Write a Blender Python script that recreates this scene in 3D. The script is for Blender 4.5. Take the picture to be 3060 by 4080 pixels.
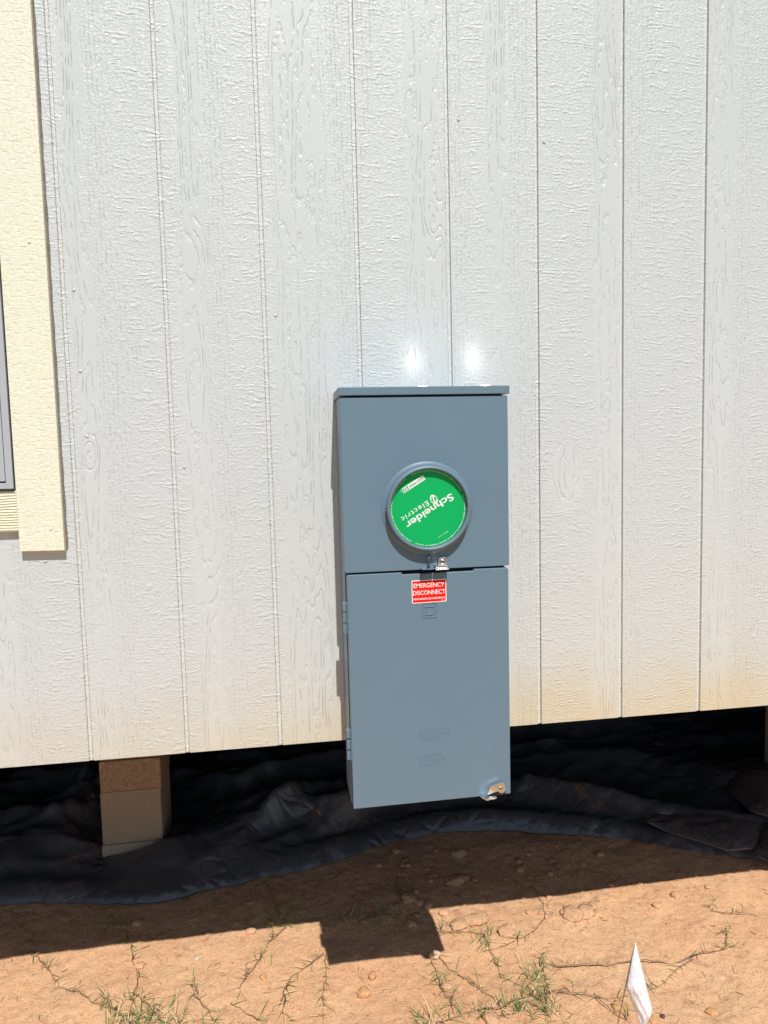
import bpy, math, random
import numpy as np
from mathutils import Vector, Matrix
random.seed(7)
scene = bpy.context.scene
for o in list(bpy.data.objects): bpy.data.objects.remove(o)
COL = scene.collection

# ------------------------------------------------------------------ camera
cam_d = bpy.data.cameras.new('camera'); cam = bpy.data.objects.new('camera', cam_d); COL.objects.link(cam)
YAW, PITCH, ROLL = 0.1431, -0.082355, -0.024524
cy, sy, cp, sp = math.cos(YAW), math.sin(YAW), math.cos(PITCH), math.sin(PITCH)
F_ = Vector((sy*cp, cy*cp, sp)); R_ = Vector((cy, -sy, 0)); U_ = R_.cross(F_)
R2 = math.cos(ROLL)*R_ + math.sin(ROLL)*U_; U2 = -math.sin(ROLL)*R_ + math.cos(ROLL)*U_
m = Matrix((R2, U2, -F_)).transposed().to_4x4(); m.translation = Vector((0.42857, -1.5704, 0.64922))
cam.matrix_world = m
cam_d.sensor_fit = 'VERTICAL'; cam_d.sensor_height = 36; cam_d.lens = 36*2829/4080
cam_d.clip_start = 0.02; cam_d.clip_end = 2000
scene.camera = cam
scene.render.resolution_x = 768; scene.render.resolution_y = 1024

# ------------------------------------------------------------------ light
SUNV = Vector((0.085, -1.0, 1.45)).normalized()
w = bpy.data.worlds.new('World'); scene.world = w; w.use_nodes = True
nt = w.node_tree; bg = nt.nodes['Background']
sky = nt.nodes.new('ShaderNodeTexSky'); sky.sky_type = 'NISHITA'; sky.sun_disc = False
sky.sun_elevation = math.asin(SUNV.z); sky.sun_rotation = math.radians(180)-math.atan2(0.085, 1)
nt.links.new(sky.outputs[0], bg.inputs[0]); bg.inputs[1].default_value = 0.075
sd = bpy.data.lights.new('sun', 'SUN'); sd.energy = 4.5; sd.angle = math.radians(0.53); sd.color = (1, 0.982, 0.95)
so = bpy.data.objects.new('sun', sd); COL.objects.link(so)
so.rotation_mode = 'QUATERNION'; so.rotation_quaternion = SUNV.to_track_quat('Z', 'Y'); so.location = (0.5, -4, 6)
scene.view_settings.view_transform = 'Standard'; scene.view_settings.look = 'None'
scene.view_settings.exposure = 0.05; scene.view_settings.gamma = 1
scene.cycles.caustics_reflective = True; scene.cycles.sample_clamp_indirect = 60; scene.cycles.blur_glossy = .2

# ------------------------------------------------------------------ helpers
def tag(o, label=None, cat=None, group=None, kind=None):
    if label: o['label'] = label
    if cat: o['category'] = cat
    if group: o['group'] = group
    if kind: o['kind'] = kind
    return o
def empty(name, loc, label=None, cat=None, group=None):
    o = bpy.data.objects.new(name, None); COL.objects.link(o); o.location = loc; o.empty_display_size = .05
    return tag(o, label, cat, group)
def link(name, me, mat, parent=None, smooth=False):
    o = bpy.data.objects.new(name, me); COL.objects.link(o)
    if mat: me.materials.append(mat)
    if smooth:
        me.polygons.foreach_set('use_smooth', [True]*len(me.polygons))
    if parent:
        o.parent = parent; o.matrix_parent_inverse = Matrix.Translation(-WP(parent))
    return o
def WP(o):
    p = Vector(o.location)
    if o.parent: p = WP(o.parent)*0 + Vector((0, 0, 0))
    return p
class MB:
    def __init__(s): s.v = []; s.f = []
    def add(s, vs, fs):
        n = len(s.v); s.v += [tuple(v) for v in vs]; s.f += [tuple(i+n for i in f) for f in fs]; return s
    def box(s, x0, x1, y0, y1, z0, z1):
        return s.add([(x0,y0,z0),(x1,y0,z0),(x1,y1,z0),(x0,y1,z0),(x0,y0,z1),(x1,y0,z1),(x1,y1,z1),(x0,y1,z1)],
            [(0,3,2,1),(4,5,6,7),(0,1,5,4),(1,2,6,5),(2,3,7,6),(3,0,4,7)])
    def prism(s, pts, a, b, axis='y'):
        # pts in (x,z) for axis y, (x,y) for axis z ; extruded from a to b
        n = len(pts)
        if axis == 'y': A = [(p[0], a, p[1]) for p in pts]; B = [(p[0], b, p[1]) for p in pts]
        else: A = [(p[0], p[1], a) for p in pts]; B = [(p[0], p[1], b) for p in pts]
        return s.add(A+B, [tuple(range(n)), tuple(range(2*n-1, n-1, -1))]+[(i, n+i, n+(i+1) % n, (i+1) % n) for i in range(n)])
    def lathe(s, prof, cx, cz, seg=96, closed=False):
        # profile (r, y) round a y-directed axis
        n = len(prof); vs = []
        for k in range(seg):
            a = 2*math.pi*k/seg
            for r, y in prof: vs.append((cx+r*math.cos(a), y, cz+r*math.sin(a)))
        fs = []
        for k in range(seg):
            k2 = (k+1) % seg
            for i in range(n if closed else n-1):
                j = (i+1) % n; fs.append((k*n+i, k*n+j, k2*n+j, k2*n+i))
        return s.add(vs, fs)
    def tube(s, pts, r, seg=8, taper=None):
        P = [Vector(p) for p in pts]; n = len(P); vs = []; up = Vector((0.13, 0.2, 1)).normalized()
        for i, p in enumerate(P):
            t = (P[min(i+1, n-1)]-P[max(i-1, 0)]).normalized(); a = t.cross(up)
            if a.length < 1e-4: a = t.cross(Vector((1, 0, 0)))
            a.normalize(); b = t.cross(a)
            rr = r*(1 if taper is None else 1+(taper-1)*i/(n-1))
            for k in range(seg):
                c = 2*math.pi*k/seg; vs.append(p+rr*(math.cos(c)*a+math.sin(c)*b))
        fs = [(i*seg+k, i*seg+(k+1) % seg, (i+1)*seg+(k+1) % seg, (i+1)*seg+k) for i in range(n-1) for k in range(seg)]
        fs += [tuple(range(seg-1, -1, -1)), tuple((n-1)*seg+k for k in range(seg))]
        return s.add(vs, fs)
    def build(s, name, mat, parent=None, smooth=False, bevel=0, segs=2):
        me = bpy.data.meshes.new(name); me.from_pydata(s.v, [], s.f); me.update()
        import bmesh
        bm = bmesh.new(); bm.from_mesh(me); bmesh.ops.recalc_face_normals(bm, faces=bm.faces); bm.to_mesh(me); bm.free()
        o = link(name, me, mat, parent, smooth)
        if bevel:
            b = o.modifiers.new('bevel', 'BEVEL'); b.width = bevel; b.segments = segs; b.limit_method = 'ANGLE'; b.angle_limit = math.radians(40)
        return o
def rrect(x0, x1, z0, z1, r, n=5):
    out = []
    for cx_, cz_, a0 in ((x1-r, z1-r, 0), (x0+r, z1-r, 90), (x0+r, z0+r, 180), (x1-r, z0+r, 270)):
        for i in range(n+1):
            a = math.radians(a0+90*i/n); out.append((cx_+r*math.cos(a), cz_+r*math.sin(a)))
    return out
_rng = np.random.RandomState(5); _LAT = _rng.rand(256, 256)
def vnoise(x, y):
    xi = np.floor(x).astype(int); yi = np.floor(y).astype(int); fx = x-xi; fy = y-yi
    fx = fx*fx*fx*(fx*(fx*6-15)+10); fy = fy*fy*fy*(fy*(fy*6-15)+10)
    a = _LAT[xi % 256, yi % 256]; b = _LAT[(xi+1) % 256, yi % 256]; c = _LAT[xi % 256, (yi+1) % 256]; d = _LAT[(xi+1) % 256, (yi+1) % 256]
    return (a*(1-fx)+b*fx)*(1-fy)+(c*(1-fx)+d*fx)*fy - .5
def fbm(x, y, sc, octv=4, gain=.5, seed=0):
    x = np.asarray(x, float); y = np.asarray(y, float); out = np.zeros(np.broadcast(x, y).shape); a = 1; s_ = sc
    for i in range(octv):
        out = out + a*vnoise(x*s_*.8+y*s_*.6+17.3*i+seed*9.1, -x*s_*.6+y*s_*.8+31.7*i+seed*5.3); a *= gain; s_ *= 2.03
    return out
def grid_mesh(name, X, Y, Z):
    ny, nx = X.shape
    co = np.stack([X, Y, Z], -1).reshape(-1, 3).astype(np.float32)
    i = np.arange(ny*nx).reshape(ny, nx)
    q = np.stack([i[:-1, :-1], i[:-1, 1:], i[1:, 1:], i[1:, :-1]], -1).reshape(-1, 4)
    me = bpy.data.meshes.new(name); me.vertices.add(len(co)); me.vertices.foreach_set('co', co.ravel())
    me.loops.add(q.size); me.loops.foreach_set('vertex_index', q.ravel().astype(np.int32))
    me.polygons.add(len(q)); me.polygons.foreach_set('loop_start', np.arange(0, q.size, 4, dtype=np.int32))
    me.polygons.foreach_set('loop_total', np.full(len(q), 4, dtype=np.int32)); me.update(); me.validate()
    return me

# ------------------------------------------------------------------ node helper
class NT:
    def __init__(s, name):
        s.m = bpy.data.materials.new(name); s.m.use_nodes = True; s.t = s.m.node_tree; s.b = s.t.nodes['Principled BSDF']
        tc = s.t.nodes.new('ShaderNodeTexCoord'); s.obj = tc.outputs['Object']
    def n(s, typ, **kw):
        nd = s.t.nodes.new(typ)
        for k, v in kw.items(): setattr(nd, k, v)
        return nd
    def L(s, a, b): s.t.links.new(a, b)
    def _in(s, sock, v):
        if isinstance(v, (int, float)): sock.default_value = v
        elif isinstance(v, (tuple, list)): sock.default_value = v
        else: s.L(v, sock)
    def math(s, op, a, b=None, c=None, clamp=False):
        nd = s.n('ShaderNodeMath', operation=op); nd.use_clamp = clamp; s._in(nd.inputs[0], a)
        if b is not None: s._in(nd.inputs[1], b)
        if c is not None: s._in(nd.inputs[2], c)
        return nd.outputs[0]
    def noise(s, scale, detail=3, rough=.5, sc=(1, 1, 1), loc=(0, 0, 0), dist=0):
        mp = s.n('ShaderNodeMapping'); s.L(s.obj, mp.inputs[0]); mp.inputs['Scale'].default_value = sc; mp.inputs['Location'].default_value = loc
        nd = s.n('ShaderNodeTexNoise'); s.L(mp.outputs[0], nd.inputs['Vector'])
        nd.inputs['Scale'].default_value = scale; nd.inputs['Detail'].default_value = detail; nd.inputs['Roughness'].default_value = rough; nd.inputs['Distortion'].default_value = dist
        return nd.outputs['Fac']
    def smooth(s, v, a, b, lo=0, hi=1):
        nd = s.n('ShaderNodeMapRange', interpolation_type='SMOOTHSTEP'); s._in(nd.inputs[0], v)
        for i, q in enumerate((a, b, lo, hi)): nd.inputs[i+1].default_value = q
        return nd.outputs[0]
    def mix(s, f, a, b, blend='MIX'):
        nd = s.n('ShaderNodeMix', data_type='RGBA', blend_type=blend); s._in(nd.inputs[0], f)
        for sock, v in ((nd.inputs[6], a), (nd.inputs[7], b)):
            if isinstance(v, tuple): sock.default_value = v if len(v) == 4 else v+(1,)
            else: s.L(v, sock)
        return nd.outputs[2]
    def xyz(s):
        nd = s.n('ShaderNodeSeparateXYZ'); s.L(s.obj, nd.inputs[0]); return nd.outputs
    def color(s, c): s._in(s.b.inputs['Base Color'], c if not isinstance(c, tuple) else (c if len(c) == 4 else c+(1,)))
    def rough(s, v): s._in(s.b.inputs['Roughness'], v)
    def bump(s, h, dist, strength=1):
        nd = s.n('ShaderNodeBump'); s._in(nd.inputs['Height'], h); nd.inputs['Distance'].default_value = dist; nd.inputs['Strength'].default_value = strength
        s.L(nd.outputs[0], s.b.inputs['Normal'])
def simple(name, col, rough=.5, metal=0, spec=.5, nscale=None, namp=.0, var=0, coat=0):
    t = NT(name); t.rough(rough); t.b.inputs['Metallic'].default_value = metal; t.b.inputs['Specular IOR Level'].default_value = spec
    t.b.inputs['Coat Weight'].default_value = coat
    if var:
        nz = t.noise(nscale or 30, 4, .6); t.color(t.mix(nz, tuple(c*(1-var) for c in col), tuple(min(1, c*(1+var)) for c in col)))
    else: t.color(col)
    if namp: t.bump(t.noise(nscale or 30, 3, .6), namp)
    return t.m

# ------------------------------------------------------------------ materials
def siding_mat():
    t = NT('painted_siding'); x, y, z = t.xyz()
    # smooth grain strips running up the boards
    mk = None
    dash = None
    for a, b in ((.012, .062), (.235, .29), (.43, .545), (.715, .805), (.905, .955), (1.15, 1.215), (1.43, 1.495), (-.20, -.14), (1.66, 1.73), (-.4, -.33), (1.86, 1.95)):
        wob = t.math('MULTIPLY', t.math('SUBTRACT', t.noise(2.2, 1, .5, (1, 1, 1), (a*37, 0, 0)), .5), .05)
        xx = t.math('ADD', x, wob); c = (a+b)/2; h = (b-a)/2
        v = t.smooth(t.math('ABSOLUTE', t.math('SUBTRACT', xx, c)), h*.55, h*1.5, 1, 0)
        mk = v if mk is None else t.math('MAXIMUM', mk, v)
        v2 = t.smooth(t.math('ABSOLUTE', t.math('SUBTRACT', xx, b+.024)), .012, .042, 1, 0)
        dash = v2 if dash is None else t.math('MAXIMUM', dash, v2)
    mk = t.math('MULTIPLY', mk, t.smooth(t.noise(5, 2, .5, (1, 1, .35), (4, 0, 0)), .25, .45))
    # cathedral grain = contour lines of a long stretched field, with knots
    ph = t.math('MULTIPLY', t.noise(1, 2.5, .5, (13, 13, 1.35), (3, 0, 1)), 17)
    ph = t.math('ADD', ph, t.math('MULTIPLY', x, 40))
    for kx, kz, r, amp in ((.79, 1.155, .020, 2.4), (1.083, .59, .036, 2.6), (.53, 1.72, .022, 2), (.035, .665, .020, 2.4), (.265, 1.07, .03, -1.6)):
        dx = t.math('DIVIDE', t.math('SUBTRACT', x, kx), r); dz = t.math('DIVIDE', t.math('SUBTRACT', z, kz), r*1.9)
        d2 = t.math('ADD', t.math('MULTIPLY', dx, dx), t.math('MULTIPLY', dz, dz))
        g = t.math('EXPONENT', t.math('MULTIPLY', d2, -1)); ph = t.math('ADD', ph, t.math('MULTIPLY', g, amp))
        mk = t.math('MAXIMUM', mk, t.smooth(d2, .3, 2.2, 1, 0))
    ph = t.math('ADD', ph, t.math('MULTIPLY', t.noise(60, 4, .65, (1, 1, .6)), .95))
    fr = t.math('FRACT', ph); line = t.smooth(t.math('ABSOLUTE', t.math('SUBTRACT', fr, .5)), .0, .2)   # 0 in the grain line
    brk = t.smooth(t.noise(60, 2, .6, (1, 1, .55), (9, 0, 3)), .36, .60)
    line = t.math('MAXIMUM', line, t.math('SUBTRACT', 1, brk))
    # rough sawn texture: sideways ridges and fibres
    wv = t.math('ADD', t.math('MULTIPLY', z, 105), t.math('MULTIPLY', t.noise(9, 4, .62, (1, 1, 1.5), (0, 0, 7)), 7))
    saw = t.math('MULTIPLY', t.math('ADD', t.math('SINE', t.math('MULTIPLY', wv, 6.2832)), 1), .5)
    sawm = t.math('MULTIPLY', t.smooth(t.noise(26, 3, .6, (.55, 1, 1.6), (5, 0, 0)), .42, .60), t.math('SUBTRACT', 1, t.math('MULTIPLY', dash, .7)))
    cr1 = t.noise(135, 4, .72, (1, 1, 1.45), (0, 0, 0), .7)
    cr2 = t.noise(95, 2, .6, (1.9, 1, .5), (3, 0, 2))
    sbrk = t.smooth(t.noise(75, 3, .6, (.7, 1, 1), (8, 0, 1)), .38, .60)
    rough = t.math('ADD', t.math('MULTIPLY', t.math('MULTIPLY', t.math('MULTIPLY', saw, sawm), sbrk), .60), t.math('ADD', t.math('MULTIPLY', cr1, 1.35), t.math('MULTIPLY', cr2, 1.0)))
    # dashes of upright grain beside the strips
    fib = t.math('FRACT', t.math('ADD', t.math('MULTIPLY', x, 105), t.math('MULTIPLY', t.noise(14, 3, .6, (1, 1, .25)), 2.2)))
    fibl = t.smooth(t.math('ABSOLUTE', t.math('SUBTRACT', fib, .5)), 0, .22)
    fibm = t.math('MULTIPLY', t.math('MAXIMUM', dash, t.smooth(t.noise(5.5, 2, .5, (2.0, 1, .25), (1, 0, 0)), .55, .62)), t.smooth(t.noise(90, 2, .5, (1, 1, .4), (2, 0, 0)), .42, .58))
    rough = t.math('ADD', rough, t.math('MULTIPLY', t.math('MULTIPLY', t.math('SUBTRACT', fibl, 1), fibm), .6))
    flat = t.math('ADD', t.math('MULTIPLY', line, .85), t.math('MULTIPLY', cr1, .13))
    hgt = t.math('ADD', t.math('MULTIPLY', rough, t.math('SUBTRACT', 1, mk)), t.math('MULTIPLY', flat, mk))
    t.bump(hgt, .00125, 1)
    base = t.mix(t.noise(3, 2, .5), (.555, .59, .597), (.60, .63, .635))
    # tan tint near the foot of the wall, stronger to the right
    dz_ = t.math('ADD', z, t.math('MULTIPLY', t.math('SUBTRACT', t.noise(7, 4, .6), .5), .22))
    foot_tint = t.math('MULTIPLY', t.smooth(dz_, -.03, .20, 1, 0), t.smooth(x, -.35, 1.15, .35, 1))
    base = t.mix(t.math('MULTIPLY', foot_tint, .72), base, (.60, .47, .24))
    low_tint = t.smooth(z, -.02, .85, .32, 0)  # softer beige tint fading up the lower wall
    base = t.mix(t.math('MULTIPLY', low_tint, t.smooth(x, -.4, 1.0, .25, 1)), base, (.62, .57, .46))
    fx = t.math('FRACT', t.math('ADD', t.math('DIVIDE', x, .2032), .5)); gm = t.smooth(t.math('ABSOLUTE', t.math('SUBTRACT', fx, .4975)), .012, .018, 1, 0)
    gspk = t.smooth(t.noise(260, 2, .6, (1, 1, .8), (2, 2, 2)), .60, .68)
    base = t.mix(gm, base, (.64, .645, .61)); base = t.mix(t.math('MULTIPLY', t.math('MULTIPLY', gm, gspk), .7), base, (.33, .29, .24))
    # pits
    pit = t.smooth(t.noise(210, 2, .5, (1, 1, 1), (0, 0, 12)), .74, .80)
    base = t.mix(t.math('MULTIPLY', pit, .55), base, (.25, .22, .19))
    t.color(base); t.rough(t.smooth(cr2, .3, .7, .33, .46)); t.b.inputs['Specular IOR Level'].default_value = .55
    return t.m
def trim_mat():
    t = NT('cream_trim_paint')
    cr1 = t.noise(140, 3, .65, (1, 1, 1.4), (2, 0, 0), .4); cr2 = t.noise(90, 2, .6, (2.2, 1, .4))
    ln = t.smooth(t.noise(120, 3, .6, (.5, 1, 1.6), (4, 4, 4)), .34, .46)
    h = t.math('ADD', t.math('ADD', t.math('MULTIPLY', cr1, .6), t.math('MULTIPLY', cr2, .5)), t.math('MULTIPLY', ln, .35))
    t.bump(h, .0013); t.color(t.mix(t.smooth(cr1, .35, .6), (.73, .715, .54), (.80, .79, .65))); t.rough(.42)
    return t.m
def trim_h_mat():
    t = NT('cream_combed_trim_paint'); x, y, z = t.xyz()
    wv = t.math('SINE', t.math('ADD', t.math('MULTIPLY', z, 1150), t.math('MULTIPLY', t.noise(14, 3, .6, (.4, 1, 1.5)), 11)))
    t.bump(t.math('ADD', t.math('MULTIPLY', wv, .4), t.noise(120, 2)), .0016); t.color((.76, .735, .53)); t.rough(.45); return t.m
def soil_mat():
    t = NT('red_sandy_soil'); 
    n1 = t.noise(2.3, 4, .6); n2 = t.noise(22, 5, .65); n3 = t.noise(180, 4, .75); n4 = t.noise(80, 5, .75, (1, 1, 1), (3, 1, 0), .4)
    c = t.mix(t.smooth(n1, .35, .66), (.78, .435, .235), (.81, .495, .275))
    c = t.mix(t.smooth(n2, .52, .72), c, (.64, .32, .185))
    c = t.mix(t.math('MULTIPLY', t.smooth(n4, .60, .72), .5), c, (.72, .50, .33))
    c = t.mix(t.math('MULTIPLY', t.smooth(n3, .54, .64), .62), c, (.33, .165, .085))  # dark specks: tiny shadows between the grains, painted into the colour
    c = t.mix(t.math('MULTIPLY', t.smooth(n3, .45, .34), .35), c, (.80, .56, .36))
    c = t.mix(t.math('MULTIPLY', t.smooth(t.noise(330, 2, .6, (1, 1, 1), (7, 0, 0)), .66, .72), .6), c, (.78, .62, .45))
    geo = t.xyz(); far = t.smooth(geo[1], -3.2, -1.2, 1, 0)
    unseen_lawn = t.mix(t.noise(9, 4, .7), (.10, .12, .05), (.24, .19, .11)); c = t.mix(far, c, unseen_lawn)  # out-of-view dull grass colour, added to cut warm bounce onto the wall
    t.color(c); t.rough(.95); t.b.inputs['Specular IOR Level'].default_value = .2
    h = t.math('ADD', t.math('MULTIPLY', n3, .95), t.math('MULTIPLY', n4, .55)); t.bump(h, .0052); return t.m
def tarp_mat(name='black_plastic_sheet', lo=.50, hi=.68):
    t = NT(name)
    n1 = t.noise(3.2, 5, .65); n2 = t.noise(60, 4, .7)
    dust = t.math('MULTIPLY', t.smooth(n1, lo, hi), t.smooth(n2, .38, .58))
    c = t.mix(t.noise(8, 3), (.046, .050, .060), (.072, .075, .084))
    c = t.mix(t.math('MULTIPLY', dust, .65), c, (.17, .13, .10)); 
    mud = t.math('MULTIPLY', t.smooth(t.noise(5, 3, .6, (1, 1, 1), (6, 2, 0)), .62, .70), t.smooth(n2, .45, .60))
    c = t.mix(t.math('MULTIPLY', mud, .8), c, (.38, .17, .09)); t.color(c)
    t.rough(t.mix(dust, (.32, .32, .32), (.6, .6, .6))); t.b.inputs['Specular IOR Level'].default_value = .75
    def vor(sc, off):
        mp = t.n('ShaderNodeMapping'); t.L(t.obj, mp.inputs[0]); mp.inputs['Scale'].default_value = (1, 1.7, .5); mp.inputs['Location'].default_value = off; mp.inputs['Rotation'].default_value = (0, 0, .35)
        nz = t.n('ShaderNodeTexNoise'); t.L(mp.outputs[0], nz.inputs['Vector']); nz.inputs['Scale'].default_value = 4; nz.inputs['Detail'].default_value = 2
        va = t.n('ShaderNodeVectorMath', operation='MULTIPLY_ADD'); t.L(nz.outputs['Color'], va.inputs[0]); va.inputs[1].default_value = (.12, .12, .12); t.L(mp.outputs[0], va.inputs[2])
        v = t.n('ShaderNodeTexVoronoi', feature='DISTANCE_TO_EDGE'); t.L(va.outputs[0], v.inputs['Vector']); v.inputs['Scale'].default_value = sc
        return t.math('MINIMUM', v.outputs['Distance'], .22)
    wr = t.math('MULTIPLY', vor(5, (0, 0, 0)), t.smooth(t.noise(2.5, 2), .35, .6)); wr2 = t.math('MULTIPLY', vor(13, (3, 1, 0)), t.smooth(t.noise(3.5, 2, .5, (1, 1, 1), (4, 0, 0)), .45, .6))
    t.bump(t.math('ADD', t.math('ADD', t.math('MULTIPLY', wr, 1.5), t.math('MULTIPLY', wr2, .75)), t.math('MULTIPLY', t.noise(60, 3), .09)), .016, .8); return t.m
def block_mat(name, c1, c2, sc, bump):
    t = NT(name); n1 = t.noise(sc, 4, .7); n2 = t.noise(9, 3)
    t.color(t.mix(t.smooth(n1, .3, .7), c1, c2)); t.rough(.92)
    t.bump(t.math('ADD', n1, n2), bump); return t.m
def paint_mat():
    t = NT('grey_enamel'); n1 = t.noise(900, 2, .6); n2 = t.noise(5, 4, .65)
    t.color(t.mix(n2, (.128, .200, .262), (.139, .213, .275))); t.rough(t.smooth(t.noise(14, 4, .7), .3, .7, .33, .47)); t.bump(t.math('ADD', n1, t.math('MULTIPLY', t.noise(4, 1), 10)), .00013)
    t.b.inputs['Specular IOR Level'].default_value = .5; return t.m
M = dict(siding=siding_mat(), trim=trim_mat(), trimh=trim_h_mat(), soil=soil_mat(), tarp=tarp_mat(), paint=paint_mat(),
    dark=simple('dark_gap', (.012, .012, .014), .8), caulk=simple('grimy_caulk', (.20, .165, .14), .8, nscale=150, var=.5, namp=.002),
    frame=simple('grey_vinyl', (.42, .445, .48), .4), glass=simple('window_glass', (.05, .06, .07), .05),
    under=simple('floor_underside', (.03, .026, .022), .9, nscale=12, var=.3),
    green=simple('green_label', (.0, .40, .105), .45, 0, .3), white=simple('white_print', (.82, .84, .82), .45),
    dgreen=simple('dark_green_print', (.02, .13, .06), .45),
    red=simple('red_label', (.80, .010, .004), .5, 0, .25), steel=simple('zinc_steel', (.72, .70, .67), .28, 1, nscale=200, var=.12, namp=.0002),
    wire=simple('dark_steel_wire', (.30, .29, .27), .25, 1), rust=simple('rivet_brown', (.20, .14, .09), .45, .6),
    plate=simple('bright_hub_plate', (.97, .97, .96), .37, 1),
    block=block_mat('concrete_block_face', (.27, .22, .165), (.39, .32, .24), 160, .0015),
    cap=block_mat('brown_cap_block', (.27, .185, .125), (.45, .31, .21), 70, .008),
    pad=block_mat('footing_pad', (.30, .26, .20), (.38, .33, .26), 90, .003),
    flag=None, stem=simple('runner_stem', (.28, .175, .11), .7, nscale=60, var=.45),
    blade=simple('grass_blade', (.125, .205, .045), .5, nscale=25, var=.45), dry=simple('dry_straw', (.62, .47, .27), .7, nscale=40, var=.3),
    stone=block_mat('orange_pebble', (.50, .25, .10), (.68, .40, .19), 90, .004),
    clod=block_mat('soil_clod', (.60, .325, .175), (.76, .46, .265), 110, .008),
    pale=block_mat('pale_stone', (.56, .39, .23), (.72, .53, .34), 90, .005),
    berry=simple('dark_berry', (.12, .05, .05), .5), roof=simple('roof_shingle', (.12, .11, .10), .9))
ft = NT('white_flag_plastic'); ft.color(ft.mix(ft.smooth(ft.noise(38, 2, .5, (1, 1, 1), (.12, 0, .1)), .60, .68), (.84, .845, .89), (.82, .78, .84))); ft.rough(.45)
ft.b.inputs['Subsurface Weight'].default_value = 0; ft.bump(ft.noise(45, 2, .5, (2.5, 1, .8)), .004); M['flag'] = ft.m; M['dusty'] = tarp_mat('dusty_plastic_sheet', .25, .52)

# ================================================================== SETTING: ground
GZ = -0.815
def ground_h(x, y):
    x = np.asarray(x, float); y = np.asarray(y, float)
    near = np.exp(-((x-.8)/6)**2-((y-.3)/5)**2)
    h = GZ + near*(.020*fbm(x, y, 2.2, 3, .5, 1)+.010*fbm(x, y, 7, 4, .5, 2)+.0030*fbm(x, y, 42, 4, .6, 3))
    return h + (1-near)*.05*fbm(x, y, .3, 3, .5, 4)
def dense(a, b, c, d, fine, mid):
    far = np.array([-900, -300, -100, -40, -15, -7.]); inner = np.concatenate([np.arange(a, b, mid), np.arange(b, c, fine), np.arange(c, d+1e-6, mid)])
    return np.unique(np.concatenate([far[far < a-.5], inner, -far[::-1][-far[::-1] > d+.5]]))
gx = dense(-3.5, -.8, 2.5, 5.5, .0048, .06); gy = dense(-3, -.25, 1.2, 9, .0048, .06)
X, Y = np.meshgrid(gx, gy)
ground = link('ground', grid_mesh('ground', X, Y, ground_h(X, Y)), M['soil'], smooth=True)
tag(ground, kind='structure')
def gh(x, y): return float(ground_h(np.array([x]), np.array([y]))[0])

# ================================================================== HOUSE
PITCHX = .2032
house = empty('house', (0, 0, 0), 'pale grey house wall of grooved wood grain siding raised above the soil', 'house')
def siding():
    # stepped profile: boards with routed grooves, extruded upward
    prof = []; x0, x1 = -3.2, 5.2; k0, k1 = math.ceil(x0/PITCHX), math.floor(x1/PITCHX)
    prof.append((x0, 0)); 
    for k in range(k0, k1+1):
        c = k*PITCHX; wd = .0052; dp = .0048 if k >= 3 else .0040
        prof += [(c-wd, 0), (c-wd+.0013, dp), (c-wd+.0019, dp-.0012), (c+wd-.0026, dp-.0012), (c+wd-.0020, dp+.0016), (c+wd-.0014, dp+.0016), (c+wd, 0)]
    prof.append((x1, 0))
    zs = [0.0]; 
    while zs[-1] < 3.0: zs.append(zs[-1]+.25)
    n = len(prof); vs = []; rr = random.Random(3)
    for j, z in enumerate(zs):
        for i, (px, py) in enumerate(prof): vs.append((px, py, z))
    fs = [(j*n+i, j*n+i+1, (j+1)*n+i+1, (j+1)*n+i) for j in range(len(zs)-1) for i in range(n-1)]
    b = len(vs); vs += [(px, .0125, 0.0) for px, py in prof]; fs += [(i+1, i, b+i, b+i+1) for i in range(n-1)]
    b2 = len(vs); vs += [(px, .0125, zs[-1]) for px, py in prof]; T = (len(zs)-1)*n; fs += [(T+i, T+i+1, b2+i+1, b2+i) for i in range(n-1)]
    return MB().add(vs, fs)
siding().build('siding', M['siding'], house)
body = MB().box(-3.2, 5.2, .013, 8, .012, 3.0); body.build('floor_and_body', M['under'], house)
MB().box(-3.2, 5.2, 7.95, 7.99, -.95, .011).box(-3.2, -3.16, .4, 7.949, -.95, .011).box(5.16, 5.2, .4, 7.949, -.95, .011).build('light_block_skirting', M['under'], house)  # unseen rear and side panels, added to keep sky glare off the sheet
MB().prism([(-3.5, 2.98), (5.5, 2.98), (5.5, 3.06), (-3.5, 3.06)], -.30, 8.3).build('roof', M['roof'], house)
# window at the left edge and its trim
MB().box(-1.02, -.1136, -.012, -.0005, .5955, 2.0).box(-1.0, -.128, -.016, -.012, .607, 1.99).build('window_backing', M['dark'], house).hide_render = False
win = MB()
win.box(-.1285, -.1148, -.020, -.0125, .5955, 2.0).box(-1.02, -.1286, -.020, -.0125, .5955, .6075)
win.box(-.1400, -.1300, -.0185, -.0165, .611, 1.99).box(-1.0, -.1401, -.0185, -.0165, .611, .622)
win.box(-.1900, -.1412, -.0175, -.0160, .6235, 1.98).box(-1.0, -.1901, -.0175, -.0160, .6235, .672)
wf = win.build('window_frame', M['frame'], house, bevel=.0008)
MB().box(-1.0, -.1903, -.0166, -.0162, .6725, 1.98).build('window_glass', M['glass'], house)
MB().prism([(-.1120, .4650), (-.0243, .4632), (-.0250, 2.2), (-.1128, 2.2)], -.0155, -.0003).build('trim_board', M['trim'], house, bevel=.0008)
o = MB().box(-1.1, -.1128, -.0130, -.0004, .5068, .5905).build('sill_trim_board', M['trimh'], house, bevel=.0008)
# grimy caulk bead where the board meets the siding
pts = [(-.0229+.0006*math.sin(i*1.7)+.0004*math.sin(i*.43), -.0015, .466+i*.02) for i in range(86)]
MB().tube(pts, .0023, 6).build('caulk_bead', M['caulk'], house)
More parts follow.
